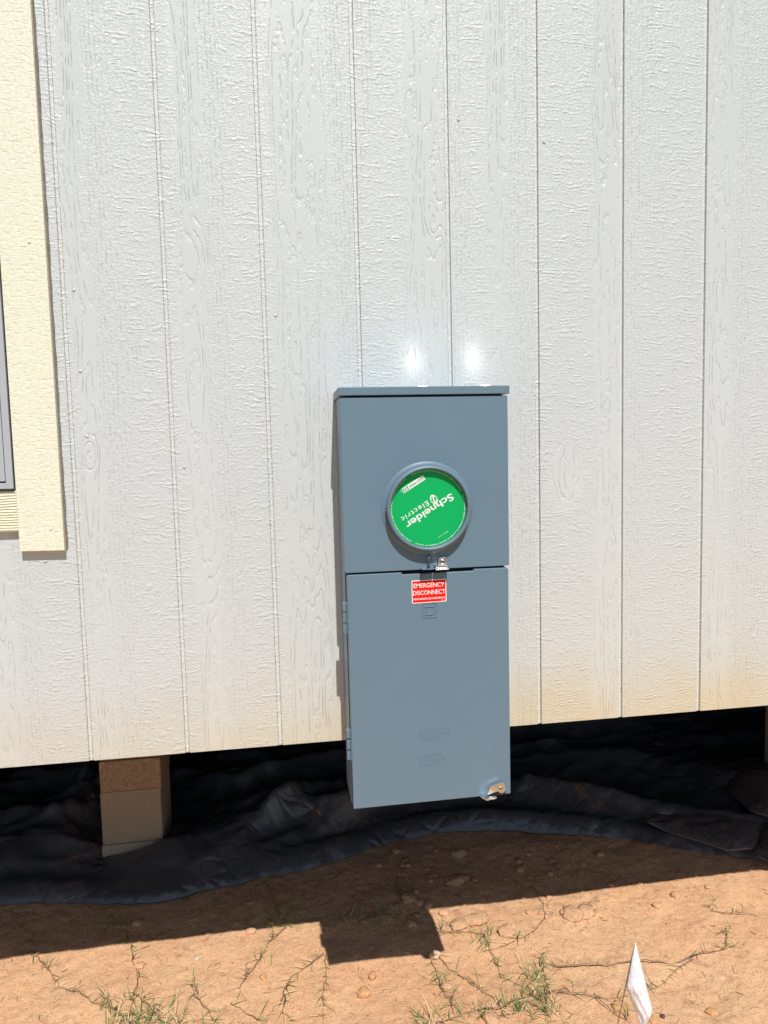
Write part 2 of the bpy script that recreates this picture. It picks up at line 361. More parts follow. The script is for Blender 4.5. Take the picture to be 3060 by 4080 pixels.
# nail heads in the siding
for nx, nz in ((.021, 1.0), (.024, .835), (.03, .70), (-.068, .44), (.225, .63), (.43, .95), (.818+.022, .795), (.84, 1.37), (-.048, .51), (-.055, 1.09), (.64, .32), (1.035, 1.33)):
    yy = -.0156 if nx in (-.048, -.055) else -.0003
    MB().lathe([(.0001, yy-.0012), (.0028, yy-.0010), (.0036, yy), (.0001, yy)], nx, nz, 14).build('nail_head', M['trim'] if nx in (-.048, -.055) else M['siding'], house, smooth=True)

# ================================================================== METER PANEL
panel = empty('electrical_panel', (.727, 0, -.1), 'tall grey electric meter and breaker panel fixed on the pale siding wall', 'meter panel')
P = M['paint']
MB().box(.5535, .8990, -.1055, -.0005, -.0965, .7664).build('enclosure', P, panel, bevel=.0015)
# hollow dark gap behind the doors
MB().box(.5580, .8950, -.1125, -.1056, -.092, .762).build('door_gap', M['dark'], panel)
MB().box(.5490, .9052, -.1345, -.0006, .7668, .7836).build('rain_hood', P, panel, bevel=.0014, segs=3)
cover = MB().prism(rrect(.5515, .9020, .4055, .7632, .0035), -.1305, -.1127).build('meter_cover', P, panel, bevel=.0016, segs=3)
# knockout circle (embossed ring)
MB().lathe([(.0112, -.1307), (.0114, -.13085), (.0117, -.13085), (.0119, -.1307), (.0119, -.1304), (.0112, -.1304)], .6378, .4458, 40, True).build('knockout', P, cover)
RC = (.7272, .5345)
# raised boss and the meter ring
MB().lathe([(.0965, -.1306), (.0940, -.1314), (.0912, -.1328), (.0890, -.1331), (.0800, -.1331), (.0800, -.1300), (.0965, -.1300)], *RC, 128, True).build('socket_boss', P, cover, smooth=True)
ring = MB().lathe([(.0874, -.1330), (.0878, -.1350), (.0878, -.1475), (.0872, -.1502), (.0858, -.1520), (.0842, -.1527), (.0826, -.1527), (.0812, -.1517), (.0805, -.1494), (.0803, -.1440), (.0803, -.1330)], *RC, 128, True).build('meter_ring', P, panel, smooth=True)
MB().lathe([(.0875, -.1400), (.0890, -.1400), (.0890, -.1414), (.0875, -.1414)], *RC, 128, True).build('ring_bead', P, ring)
disc = MB().lathe([(.0001, -.1395), (.0798, -.1395), (.0802, -.1390), (.0802, -.1345), (.0001, -.1345)], *RC, 128).build('round_label', M['green'], panel)
def dcrop(px, pz): return (RC[0]+(px-870)*.0001131, RC[1]-(pz-865)*.0001131)

def text_mesh(body, size, offset=0.0, extrude=.00012, spacing=1.0, sx=1.0, align='CENTER', bold=None):
    cu = bpy.data.curves.new('lettering', 'FONT'); cu.body = body; cu.size = size; cu.offset = offset; cu.extrude = extrude
    cu.space_character = spacing; cu.align_x = align; cu.resolution_u = 3
    ob = bpy.data.objects.new('tmp', cu); COL.objects.link(ob); bpy.context.view_layer.update()
    me = bpy.data.meshes.new_from_object(ob.evaluated_get(bpy.context.evaluated_depsgraph_get()))
    bpy.data.objects.remove(ob); bpy.data.curves.remove(cu)
    v = np.array([q.co[:] for q in me.vertices]); f = [tuple(p.vertices) for p in me.polygons]; bpy.data.meshes.remove(me)
    return v, f
def put_text(mb, body, size, cx_, cz_, y, ang=0, length=None, shear=0, xh=None, height=None, **kw):
    v, f = text_mesh(body, size, **kw)
    if len(v) == 0: return
    lo, hi = v.min(0), v.max(0)
    v[:, 0] -= (lo[0]+hi[0])/2
    if length: v[:, 0] *= length/(hi[0]-lo[0])
    v[:, 1] -= ((lo[1]+hi[1])/2 if xh is None else xh*size)
    if height: v[:, 1] *= height/(hi[1]-lo[1])
    v[:, 0] += shear*v[:, 1]
    c, s_ = math.cos(ang), math.sin(ang)
    mb.add([(cx_+a*c-b*s_, y-d, cz_+a*s_+b*c) for a, b, d in v], f)
ANG = math.radians(211); U = (math.cos(ANG), math.sin(ANG)); V = (-math.sin(ANG), math.cos(ANG))
px = .0001131
def uv(u, v): return (RC[0]+(u*U[0]+v*V[0])*px, RC[1]+(u*U[1]+v*V[1])*px)
YD = -.13975
t = MB(); put_text(t, 'Schneider', .0205, *uv(8, 42), YD, ANG, length=1015*px, xh=.25, offset=.00038)
put_text(t, 'Electric', .0150, *uv(236, -84), YD, ANG, length=575*px, xh=.35, spacing=1.25, offset=.0001)
# round emblem beside the word: two half rings and a bent bar
def arc(mb, cu_, cv_, ra, rb, w_, a0, a1, n=20):
    pts_o = []; pts_i = []
    for i in range(n+1):
        a = math.radians(a0+(a1-a0)*i/n)
        pts_o.append(uv(cu_+ra*math.cos(a), cv_+rb*math.sin(a))); pts_i.append(uv(cu_+(ra-w_)*math.cos(a), cv_+(rb-w_)*math.sin(a)))
    mb.prism(pts_o+pts_i[::-1], YD-.0001, YD+.0001)
cu_, cv_ = -171, -80
arc(t, cu_, cv_, 62, 92, 24, 20, 165); arc(t, cu_, cv_, 62, 92, 24, 200, 345)
for q in ([(-30, -58), (-4, -62), (22, 10), (10, 62), (-12, 60), (-2, 8)],): t.prism([uv(cu_+a, cv_+b) for a, b in q], YD-.00012, YD+.0001)
for j in (-14, 2, 18): t.prism([uv(cu_+a, cv_+b) for a, b in ((44, j), (74, j), (74, j+7), (44, j+7))], YD-.00011, YD+.0001); t.prism([uv(cu_+a, cv_+b) for a, b in ((-74, j), (-44, j), (-44, j+7), (-74, j+7))], YD-.00011, YD+.0001)
# perimeter text set letter by letter round the rim
def rim(mb, text, a0, a1, r=.0772, size=.0030):
    n = len(text)
    for i, ch in enumerate(text):
        if ch == ' ': continue
        a = math.radians(a0+(a1-a0)*(i+.5)/n)
        put_text(mb, ch, size, RC[0]+r*math.cos(a), RC[1]+r*math.sin(a), YD, a-math.pi/2, xh=.35, extrude=.00008, offset=.00006)
rim(t, 'REMOVE WHEN THE METER OR SEALED PERMANENT COVER IS INSTALLED.', 116, 24)
rim(t, 'RETIRER SEULEMENT QUAND LE WATTMETRE OU LA PLAQUE DE FERMETURE PERMANENTE EST INSTALLEE.', 19, -113)
rim(t, 'REMOVER CUANDO EL MEDIDOR U LA CUBIERTA DE SELLADO PERMANENTE ESTE INSTALADA', -119, -233)
put_text(t, '40223-117-01 03', .0026, *uv(21, 559), YD, ANG, length=212*px, extrude=.0001)
put_text(t, 'TM', .0026, *uv(262, -527), YD, ANG, extrude=.0001)
# white box with SQUARE cut in dark letters
t.prism([uv(a, b) for a, b in ((-233, -566), (110, -566), (110, -474), (-233, -474))], YD-.0001, YD+.0002)
for a0, a1, b0, b1 in ((110, 233, -566, -556), (110, 233, -484, -474), (223, 233, -556, -484)): t.prism([uv(a, b) for a, b in ((a0, b0), (a1, b0), (a1, b1), (a0, b1))], YD-.0001, YD+.0002)
for q in ([(128, -546), (188, -546), (206, -530), (206, -510), (188, -494), (128, -494), (128, -506), (140, -506), (140, -534), (128, -534)],): t.prism([uv(a, b) for a, b in q], YD-.0001, YD+.0002)
t.build('lettering', M['white'], disc)
t = MB(); put_text(t, 'SQUARE', .0075, *uv(-62, -520), YD-.00012, ANG, length=300*px, height=52*px, extrude=.0001, offset=.0001)
t.prism([uv(a, b) for a, b in ((155, -530), (178, -530), (188, -524), (188, -514), (178, -508), (155, -508))], YD-.0004, YD-.0001)
t.build('dark_lettering', M['dgreen'], disc)

# lower door, with the notch along its top edge
dp = [(.5557, -.0985), (.9000, -.0970), (.9000, .3975), (.8975, .4010), (.8250, .4014), (.8235, .3975), (.6720, .3970), (.6700, .4014), (.5590, .4014), (.5557, .3985)]
door = MB().prism(dp, -.1300, -.1135).build('lower_door', P, panel, bevel=.0016, segs=3)
sgn = MB(); ca, sa = math.cos(-.012), math.sin(-.012)
sc_ = (.7273, .3595)
def sg(pts): return [(sc_[0]+x_*ca*1-0*z_, sc_[1]+z_+x_*.010) for x_, z_ in pts]
sign = MB().prism(sg(rrect(-.0370, .0370, -.0243, .0243, .0022)), -.1306, -.1299).build('warning_label', M['white'], door)
MB().prism(sg(rrect(-.0353, .0353, -.0226, .0226, .0014)), -.1308, -.13055).build('red_field', M['red'], sign)
t = MB()
put_text(t, 'EMERGENCY', .0125, sc_[0], sc_[1]+.0130, -.13085, .01, length=.0655, height=.0094, extrude=.00010, offset=.0001)
put_text(t, 'DISCONNECT', .0125, sc_[0], sc_[1]-.0022, -.13085, .01, length=.0690, height=.0094, extrude=.00010, offset=.0001)
put_text(t, 'DESCONEXIÓN DE EMERGENCIA', .005, sc_[0], sc_[1]-.0148, -.13085, .01, length=.0675, height=.0048, extrude=.00010, offset=.00010)
put_text(t, '40223-118-01', .002, sc_[0]+.0300, sc_[1]-.0205, -.13085, .01, length=.0100, extrude=.0001)
t.build('lettering', M['white'], sign)
# embossed square emblem under the label
e = MB()
def frame_(mb, x0, x1, z0, z1, w_, ya, yb):
    mb.box(x0, x1, ya, yb, z1-w_, z1).box(x0, x1, ya, yb, z0, z0+w_).box(x0, x0+w_, ya, yb, z0+w_, z1-w_).box(x1-w_, x1, ya, yb, z0+w_, z1-w_)
frame_(e, .7127, .7428, .3030, .3350, .0014, -.1313, -.1298)
Dp = [(.7176, .3268), (.7352, .3268), (.7386, .3238), (.7386, .3122), (.7352, .3092), (.7176, .3092)]
w_ = .0020
e.box(.7176, .7352, -.1314, -.1298, .3264-w_/2, .3264+w_/2).box(.7176, .7352, -.1314, -.1298, .3096-w_/2, .3096+w_/2)
e.box(.7200, .7218, -.1313, -.1298, .3107, .3253).box(.7368, .7388, -.1313, -.1298, .3128, .3232)
for sg_ in (1, -1):
    zc = .3180; e.prism([(.7352, zc+sg_*.0094), (.7388, zc+sg_*.0052), (.7368, zc+sg_*.0052), (.7350, zc+sg_*.0074)], -.1314, -.1298)
emb = e.build('embossed_emblem', P, door, bevel=.0003)
t = MB()
rows = [('RELEASE LATCH', .7305, .0600, .0640), ('SLIDE DOOR DOWN', .7325, .0500, .0680), ('OPEN DOOR', .7260, .0400, .0420),
        ('CLOSE DOOR', .7235, .0045, .0480), ('LIFT DOOR UP', .7290, -.0050, .0540), ('ENGAGE LATCH', .7270, -.0160, .0600)]
for i_, (s_, cx_, cz_, ln) in enumerate(rows):
    if i_ == 3:
        for pts in ([(.6872, .0500), (.6907, .0422), (.6942, .0500)], [(.6905, .0618), (.6907, .0600)]): t.tube([(a, -.1301, b) for a, b in pts], .00035, 6)
        t.build('embossed_instructions', P, door); t = MB()
    put_text(t, s_, .009, cx_, cz_, -.1301, .03, length=ln, height=.0068, extrude=.00034, offset=-.00004)
for pts in ([(.6866, .0020), (.6901, .0098), (.6936, .0020)],):
    t.tube([(a, -.1301, b) for a, b in pts], .00035, 6)
t.build('embossed_instructions', P, door)
# hinges on the left edge
for z1, z0 in ((.3420, .2784), (.0705, .0061)):
    h = MB(); hgt = z1-z0
    for a, b in ((.0, .27), (.35, .64), (.73, 1.0)):
        h.prism(rrect(.5466, .5537, z1-b*hgt, z1-a*hgt, .0008), -.1215, -.1070)
    h.tube([(.5505, -.1185, z1-.001), (.5505, -.1185, z0+.001)], .0017, 8)
    h.box(.5538, .5555, -.1290, -.1140, z0, z1+.002)
    h.build('hinge', P, panel, bevel=.0006)
# hasp tab with wire loop, and the zinc seal bracket
tab = MB(); tab.prism(rrect(.7090, .7358, -.1520, -.1306, .004), .4085, .4100, 'z')
hasp = tab.build('hasp_tab', P, panel, bevel=.0004)
lp = [(.7262, -.1325, .4060), (.7262, -.1325, .4300), (.7262, -.1345, .4345), (.7262, -.1390, .4362), (.7262, -.1435, .4345), (.7262, -.1455, .4300), (.7262, -.1455, .4060)]
MB().tube(lp, .0012, 10).build('seal_wire_loop', M['wire'], hasp, smooth=True)
MB().prism(rrect(.7205, .7245, -.1470, -.1400, .001), .41005, .4106, 'z').build('hasp_slot', M['dark'], hasp)
b = MB(); b.prism(rrect(.7465, .7648, .4120, .4298, .0022), -.1362, -.1346)
b.prism(rrect(.7385, .7655, -.1480, -.1306, .0015), .4108, .4150, 'z').prism(rrect(.7372, .7668, -.1515, -.1306, .0015), .4066, .4078, 'z').prism(rrect(.7378, .7662, -.1500, -.1306, .0015), .4082, .4094, 'z')
brk = b.build('seal_bracket', M['steel'], panel, bevel=.0005)
MB().lathe([(.0058, -.1362), (.0056, -.1378), (.0046, -.1384), (.0036, -.1378), (.0033, -.1362)], .7556, .4212, 32, True).build('bracket_boss', M['steel'], brk, smooth=True)
MB().lathe([(.0001, -.1368), (.0031, -.1366), (.0031, -.1361), (.0001, -.1361)], .7556, .4212, 24).build('bracket_hole', M['wire'], brk)
# bottom latch
lv = [(.8440, -.0925), (.8462, -.0885), (.8526, -.0748), (.8560, -.0736), (.8785, -.0672), (.8818, -.0676), (.8845, -.0705), (.8866, -.0850), (.8845, -.0895), (.8790, -.0915), (.8740, -.0905), (.8700, -.0868), (.8600, -.0880), (.8540, -.0905)]
lat = MB().prism(lv, -.1362, -.1345).build('bottom_latch', M['steel'], panel, bevel=.0004)
lt = [lv[2], lv[3], lv[4], lv[5]]
MB().prism([(.8560, -.0736), (.8785, -.0672), (.8783, -.0662), (.8557, -.0726)], -.1392, -.1345).build('latch_rim', M['steel'], lat)
MB().lathe([(.0046, -.1362), (.0044, -.1374), (.0038, -.1378), (.0031, -.1374), (.0030, -.1362)], .8762, -.0806, 32, True).build('latch_boss', M['steel'], lat, smooth=True)
MB().lathe([(.0001, -.1364), (.0029, -.1364), (.0029, -.1361), (.0001, -.1361)], .8762, -.0806, 24).build('latch_hole', M['wire'], lat)
pl = [(.8285, -.1305), (.8315, -.1400), (.8350, -.1475), (.8400, -.1515), (.8560, -.1520), (.8625, -.1490), (.8650, -.1430), (.8640, -.1305)]
MB().prism(pl, -.0955, -.0940, 'z').build('latch_plate', M['steel'], lat, bevel=.0005)
def zcyl(cx_, cy_, r, z0, z1, n=20): return MB().prism([(cx_+r*math.cos(2*math.pi*i/n), cy_+r*math.sin(2*math.pi*i/n)) for i in range(n)], z0, z1, 'z')
zcyl(.8440, -.1420, .0037, -.0940, -.0925).build('pivot_rivet', M['rust'], lat, bevel=.0003)
zcyl(.8440, -.1420, .0045, -.1000, -.0956).build('rivet_head', M['steel'], lat, bevel=.001)
MB().box(.8550, .8885, -.1310, -.1296, -.0950, -.0895).build('latch_slot', M['dark'], door)
# hub closing plates on top of the hood: shallow polished dishes
for cx_ in (.7325, .8690):
    vs = []; fs = []; seg = 64; prof = [(.0360, 0), (.0360, .0042), (.0345, .0050), (.0325, .0050)]+[(.0325*k/8, .0029+.0021*(k/8)**2) for k in range(7, 0, -1)]+[(.0001, .0029)]
    for k in range(seg):
        a = 2*math.pi*k/seg
        for r, z_ in prof: vs.append((cx_+r*math.cos(a), -.0600+r*math.sin(a), .7838+z_))
    n = len(prof)
    fs = [(k*n+i, k*n+i+1, ((k+1) % seg)*n+i+1, ((k+1) % seg)*n+i) for k in range(seg) for i in range(n-1)]
    MB().add(vs, fs).build('hub_plate', M['plate'], panel, smooth=True)

# ================================================================== PIERS under the floor
def blockobj(name, x0, x1, y0, y1, z0, z1, mat, label, cat, rot=0, group=None):
    cx_, cy_ = (x0+x1)/2, (y0+y1)/2
    o = MB().box(x0-cx_, x1-cx_, y0-cy_, y1-cy_, 0, z1-z0).build(name, mat, None, bevel=.004, segs=2)
    o.location = (cx_, cy_, z0); o.rotation_euler = (0, 0, rot); tag(o, label, cat, group); return o
PY = .95
blockobj('footing_pad', -.2415, -.0330, PY-.004, PY+.20, -.84, -.7035, M['pad'], 'pale footing pad under the concrete block, partly covered by the black sheet', 'footing')
blockobj('concrete_block', -.2385, -.0325, PY, PY+.20, -.703, -.5120, M['block'], 'plain grey concrete block below the brown cap block', 'block', .0)
blockobj('cap_block', -.2360, -.0290, PY-.002, PY+.195, -.5115, -.400, M['cap'], 'rough brown cap block on top of the grey concrete block under the wall', 'block')
blockobj('wood_shim', -.2340, -.0270, PY+.004, PY+.19, -.3997, -.300, M['cap'], 'brown wooden shim on the cap block just under the wall edge', 'shim')
blockobj('floor_beam', -3.0, 5.0, PY+.02, PY+.12, -.2995, .0115, M['under'], 'dark floor beam running under the house on top of the piers', 'beam')
blockobj('concrete_block', 2.462, 2.67, PY, PY+.2, -.84, -.5, M['block'], 'dark concrete block at the right edge under the house', 'block')
blockobj('cap_block', 2.462, 2.67, PY, PY+.2, -.4995, -.300, M['cap'], 'dark brown cap block at the right edge under the house', 'block')

# ================================================================== TARP
FX = [-4, -1.2, -.531, -.45, -.31, -.156, -.021, .107, .305, .532, .7, .824, 1.04, 1.254, 1.416, 1.572, 1.724, 1.855, 2.006, 2.08, 2.4, 5.5]
FY = [.85, .83, .812, .817, .786, .750, .733, .772, .815, .857, .93, .99, .998, .974, .909, .846, .784, .697, .64, .59, .62, .7]
def crease(x, y, ang, wl, seed, warp=.25):
    c, s_ = math.cos(ang), math.sin(ang)
    d = (x*c+y*s_)/wl + warp*4*fbm(x, y, 1.3, 2, .5, seed)
    f = d-np.floor(d); tri = 1-np.abs(2*f-1)
    mask = np.clip(fbm(x, y, 1.9, 2, .5, seed+30)*4+.3, 0, 1)
    return tri*mask
xs = np.concatenate([np.arange(-4, -1, .05), np.arange(-1, 2.9, .009), np.arange(2.9, 5.5, .05)])
ts = np.concatenate([[0, .001, .003, .006, .010, .015, .021, .028], np.arange(.036, 1.2, .009), np.arange(1.2, 2.6, .014), np.arange(2.6, 7.4, .06)])
TX, TT = np.meshgrid(xs, ts)
fy = np.interp(xs, FX, FY); k = np.ones(9)/9; fy = np.convolve(np.pad(fy, 4, mode='edge'), k, 'valid')+.006*fbm(xs, xs*0, 14, 3)
TY = fy[None, :]+TT
lift = (1-np.exp(-TT/.010))
big = .5+fbm(TX, xs[None, :]*0+2.2, 1.3, 2, .5, 12)
TZ = ground_h(TX, TY) + .006*lift
TZ += lift*(.022+.020*big)*np.exp(-((TT-.045)/.045)**2)                # soft rolled hem
TZ += lift*.040*np.exp(-((TT-.20-.05*fbm(TX, TY, 1.5, 2, .5, 9))/.05)**2)
amp = np.clip(TT/.20, 0.1, 1)
def fold(poly, h_, w_, seed, asym=2.2):
    P_ = np.array(poly, float); best = np.full(TX.shape, 9.); sgn_ = np.zeros(TX.shape); par = np.zeros(TX.shape); acc = 0
    wx = TX+.030*fbm(TX, TY, 3.0, 2, .5, seed); wy = TY+.030*fbm(TX, TY, 3.0, 2, .5, seed+1)
    tot = np.linalg.norm(np.diff(P_, axis=0), axis=1).sum()
    for a_, b_ in zip(P_[:-1], P_[1:]):
        d_ = b_-a_; L2 = (d_**2).sum(); u = np.clip(((wx-a_[0])*d_[0]+(wy-a_[1])*d_[1])/L2, 0, 1)
        qx = wx-a_[0]-u*d_[0]; qy = wy-a_[1]-u*d_[1]; dd = np.hypot(qx, qy); cr_ = np.sign(d_[0]*qy-d_[1]*qx)
        m__ = dd < best; best = np.where(m__, dd, best); sgn_ = np.where(m__, cr_, sgn_); par = np.where(m__, (acc+u*math.sqrt(L2))/tot, par); acc += math.sqrt(L2)
    w__ = np.where(sgn_ > 0, w_*asym, w_)
    r = np.sqrt(best**2+(.006)**2)-.006
    return h_*np.exp(-r/w__)*np.clip(np.minimum(par+.12, 1.12-par)*4, 0, 1)
FOLDS = [([(.02, .80), (.22, .90), (.45, 1.12), (.80, 1.38)], .085, .040), ([(.12, .86), (.45, .96), (.80, 1.16), (1.15, 1.22)], .050, .035),
    ([(-.75, .95), (-.45, .93), (-.15, .86), (.05, .83)], .060, .040), ([(-.9, 1.25), (-.55, 1.2), (-.32, 1.02)], .060, .05), ([(-.6, 1.9), (-.42, 1.5), (-.30, 1.25)], .075, .05),
    ([(-.8, 1.65), (-.5, 1.55), (-.25, 1.40)], .05, .03), ([(.05, 1.70), (.35, 1.58), (.60, 1.66)], .07, .035), ([(.02, 1.42), (.25, 1.36), (.50, 1.46), (.75, 1.5)], .06, .03),
    ([(.10, 1.95), (.30, 1.82), (.42, 1.90), (.60, 1.80)], .09, .04), ([(.18, 2.15), (.45, 2.0), (.75, 2.1)], .11, .05), ([(.12, 1.22), (.25, 1.12), (.36, 1.16)], .04, .025),
    ([(.85, 1.12), (1.15, 1.10), (1.45, 1.00), (1.75, .88)], .022, .030), ([(1.0, 1.25), (1.35, 1.15), (1.62, 1.0), (1.78, .92)], .028, .030), ([(1.15, 1.42), (1.55, 1.34), (1.95, 1.36)], .035, .05),
    ([(1.3, 1.75), (1.75, 1.62), (2.2, 1.7)], .09, .06), ([(1.0, 1.62), (1.35, 1.72), (1.7, 2.0)], .07, .05), ([(.9, 2.2), (1.4, 2.05), (2.0, 2.2)], .11, .07), ([(-1.0, 2.2), (-.5, 2.05), (0, 2.3)], .12, .06),
    ([(-.5, .86), (-.2, .84), (.1, .86)], .012, .007), ([(.0, .90), (.3, 1.0), (.6, 1.2)], .014, .007), ([(.25, .86), (.5, 1.0), (.7, 1.25)], .012, .006), ([(.45, .95), (.9, 1.12), (1.2, 1.14)], .012, .007),
    ([(.8, 1.2), (1.0, 1.35), (1.1, 1.6)], .014, .007), ([(1.1, 1.05), (1.4, 1.12), (1.7, 1.3)], .014, .008), ([(1.3, 1.0), (1.55, .95), (1.75, .86)], .010, .006), ([(-.7, 1.1), (-.4, 1.12), (-.28, 1.2)], .016, .008), ([(.1, 1.55), (.3, 1.45), (.55, 1.55)], .02, .008), ([(1.2, 1.5), (1.6, 1.45), (2.0, 1.55)], .02, .010),
    ([(.30, .88), (.55, .93), (.80, 1.08)], .025, .02), ([(.9, 1.05), (1.2, 1.03), (1.5, .93)], .022, .02)]
for i_, (pl_, hh_, ww_) in enumerate(FOLDS): TZ += amp*fold(pl_, hh_, ww_, 60+i_)
TZ += .022*fbm(TX, TY*1.4, 2.2, 2, .4, 8)*lift + .05*np.clip(fbm(TX, TY, 1.2, 2, .5, 6)+.25, 0, 1)*amp + amp*.012*crease(TX, TY, 1.3, .16, 5, .2)
def ridged(x, y, sc, seed): return np.clip(1-np.abs(fbm(x, y, sc, 2, .35, seed))*3.4, 0, 1)**1.5
patch = np.clip((1.0-TX)*4, 0, 1)*np.clip(fbm(TX, TY, 1.6, 2, .5, 71)*3+.45, 0, 1)*np.clip((TT-.12)/.3, 0, 1)
TZ += patch*(.050*ridged(TX, TY*2.0, 1.9, 72)+.028*ridged(TX*.8, TY*2.2, 4.0, 73))
TZ += .010*ridged(TX, TY*1.3, 4.5, 74)*amp
def tri(v): f = v-np.floor(v); return 1-np.abs(2*f-1)
rf = np.random.RandomState(17); fac = 0
for i_ in range(7):
    a_ = rf.uniform(.7, 2.5); wl_ = rf.uniform(.22, .62); fac = fac+wl_*.045*tri((TX*math.cos(a_)+TY*1.25*math.sin(a_))/wl_+.9*fbm(TX, TY, .9, 1, .5, 90+i_)+rf.rand())
for i_ in range(4):
    a_ = rf.uniform(.4, 2.7); wl_ = rf.uniform(.08, .15); fac = fac+wl_*.06*tri((TX*math.cos(a_)+TY*1.25*math.sin(a_))/wl_+.6*fbm(TX, TY, 1.5, 1, .5, 110+i_))*np.clip(fbm(TX, TY, 1.7, 1, .5, 120+i_)*5+.4, 0, 1)
TZ += (fac-.035)*amp*np.clip(TT/.15, .25, 1)*(1-.45*np.clip((TX-.8)*3, 0, 1))
TZ = np.maximum(TZ, ground_h(TX, TY)+.004*lift)
# keep it low round the pier
pm = np.exp(-((TX+.137)/.22)**2-((TY-1.0)/.20)**2); base_ = ground_h(TX, TY)
TZ = TZ*(1-pm*.85)+(base_+.03+.09*np.clip((-.09-TX)/-.1, 0, 1)*0+.085*np.clip((TX+.24)/.2, 0, 1)*np.exp(-((TY-.90)/.07)**2))*pm*.85
tarp = link('ground_tarp', grid_mesh('ground_tarp', TX, TY, TZ), M['tarp'], smooth=True)
sol = tarp.modifiers.new('thick', 'SOLIDIFY'); sol.thickness = .0008; sol.offset = -1
tag(tarp, 'creased black plastic sheet spread over the soil under the house', 'plastic sheet')
# folded flaps at the right
def flap(name, outline, zb, bulge, seed, label):
    pts = np.array(outline); c = pts.mean(0); n = 26; m_ = 60; per = []
    L_ = np.linalg.norm(np.roll(pts, -1, 0)-pts, axis=1); cum = np.concatenate([[0], np.cumsum(L_)])
    for s_ in np.linspace(0, cum[-1], m_, endpoint=False):
        i = np.searchsorted(cum, s_, 'right')-1; f = (s_-cum[i])/L_[i]; per.append(pts[i]*(1-f)+pts[(i+1) % len(pts)]*f)
    per = np.array(per+[per[0]]); R = np.linspace(0, 1, n)[:, None]
    XX = c[0]+(per[None, :, 0]-c[0])*R; YY = c[1]+(per[None, :, 1]-c[1])*R
    ZZ = zb+bulge*.7*(1-R**4)+.010*fbm(XX, YY, 3, 2, .5, seed)+.018*crease(XX, YY, .9+seed*.1, .22, seed, .1)
    o = link(name, grid_mesh(name, XX, YY, ZZ), M['dusty'], tarp, smooth=True)
    s_ = o.modifiers.new('thick', 'SOLIDIFY'); s_.thickness = .0015; s_.offset = 1
    return o
flap('folded_flap', [(1.735, .825), (1.861, .896), (2.135, .873), (2.17, .747), (2.04, .606), (1.927, .611)], -.765, .035, 41, '')
flap('folded_flap', [(2.293, 1.123), (2.60, 1.15), (2.75, .9), (2.40, .72), (2.178, .733), (2.135, .775), (2.157, .955)], -.735, .05, 47, '')
flap('folded_flap', [(2.160, .757), (2.30, .76), (2.30, .50), (2.026, .525), (2.000, .585)], -.765, .03, 52, '')

# ================================================================== STONES, CLODS
def rock(name, x, y, r, mat, seed, flat=.6, stretch=1.0, label=None, cat='stone', group=None, sub=3, rot=0, sink=.25):
    import bmesh
    bm = bmesh.new(); bmesh.ops.create_icosphere(bm, subdivisions=sub, radius=1)
    rg = random.Random(seed); off = Vector((rg.random()*50, rg.random()*50, rg.random()*50))
    from mathutils import noise as mn
    for v in bm.verts:
        d = 1+.42*mn.noise(v.co*1.1+off)+.24*mn.noise(v.co*2.7+off)+.10*mn.noise(v.co*6+off)
        v.co = Vector((v.co.x*d*stretch, v.co.y*d, v.co.z*d*flat))*r
    me = bpy.data.meshes.new(name); bm.to_mesh(me); bm.free()
    o = link(name, me, mat, None, smooth=True); o.location = (x, y, gh(x, y)+r*flat*(1-2*sink)); o.rotation_euler = (0, 0, rot)
    return tag(o, label, cat, group)
S = [(.631, .296, .0115, 'stone', .9, 1.2, 'small orange pebble just beyond the corner of the panel shadow'),
     (.601, .244, .0155, 'stone', .8, 1.1, 'larger orange pebble in front of the panel shadow'),
     (1.256, .062, .0175, 'stone', .35, 1.5, 'flat orange chip of stone left of the white flag'),
     (1.490, .029, .0110, 'stone', .5, 1.3, 'oval orange pebble right of the white flag near the bottom'),
     (1.322, .022, .0120, 'stone', .5, 1.3, 'orange stone just beside the lower tip of the flag'),
     (.823, .358, .0160, 'pale', .7, 1.0, 'pale stone at the right corner of the panel shadow'),
     (.985, .477, .0300, 'clod', .45, 1.3, 'wide buried clod left of the long runner in the sun'),
     (1.059, .404, .0260, 'clod', .55, 1.1, 'rounded clod under the curved grass runner'),
     (.925, .463, .0240, 'clod', .4, 1.2, 'low clod at the left of the sunlit clods'),
     (1.288, .452, .0300, 'clod', .4, 1.2, 'pale crumbling clod in the cluster right of the curved runner'),
     (1.338, .462, .0270, 'clod', .4, 1.3, 'broad clod at the right of the crumbling cluster'),
     (1.654, .482, .0150, 'clod', .6, 1.2, 'rounded clod on the right shadow edge of the wall'),
     (1.287, .490, .0120, 'pale', .6, 1.0, 'small pale stone behind the crumbling clod cluster'),
     (.329, .353, .0100, 'stone', .7, 1.0, 'round brown pebble beside the left climbing runner'),
     (.136, .461, .0105, 'pale', .3, 1.5, 'whitish stone lying alone on the left soil'),
     (.189, .414, .0125, 'clod', .25, 1.4, 'yellowish flat crumb on the left soil'),
     (1.081, .423, .0110, 'pale', .7, 1.0, 'small pale pebble above the curved runner'),
     (.781, .496, .0140, 'clod', .7, 1.0, 'brown pebble inside the panel shadow'),
     (.911, .085, .0190, 'clod', .5, 1.3, 'grey brown clod at the bottom beneath the runners'),
     (.791, .614, .0220, 'clod', .6, 1.2, 'large shaded clod below the plastic sheet'),
     (1.02, .86, .0230, 'clod', .6, 1.3, 'reddish clod in shade right under the sheet edge below the panel'),
     (.98, .70, .0260, 'clod', .45, 1.6, 'wide flat clod in the shaded soil below the panel'),
     (1.352, .030, .0055, 'berry', .9, 1.0, 'tiny dark round seed beside the right edge of the flag')]
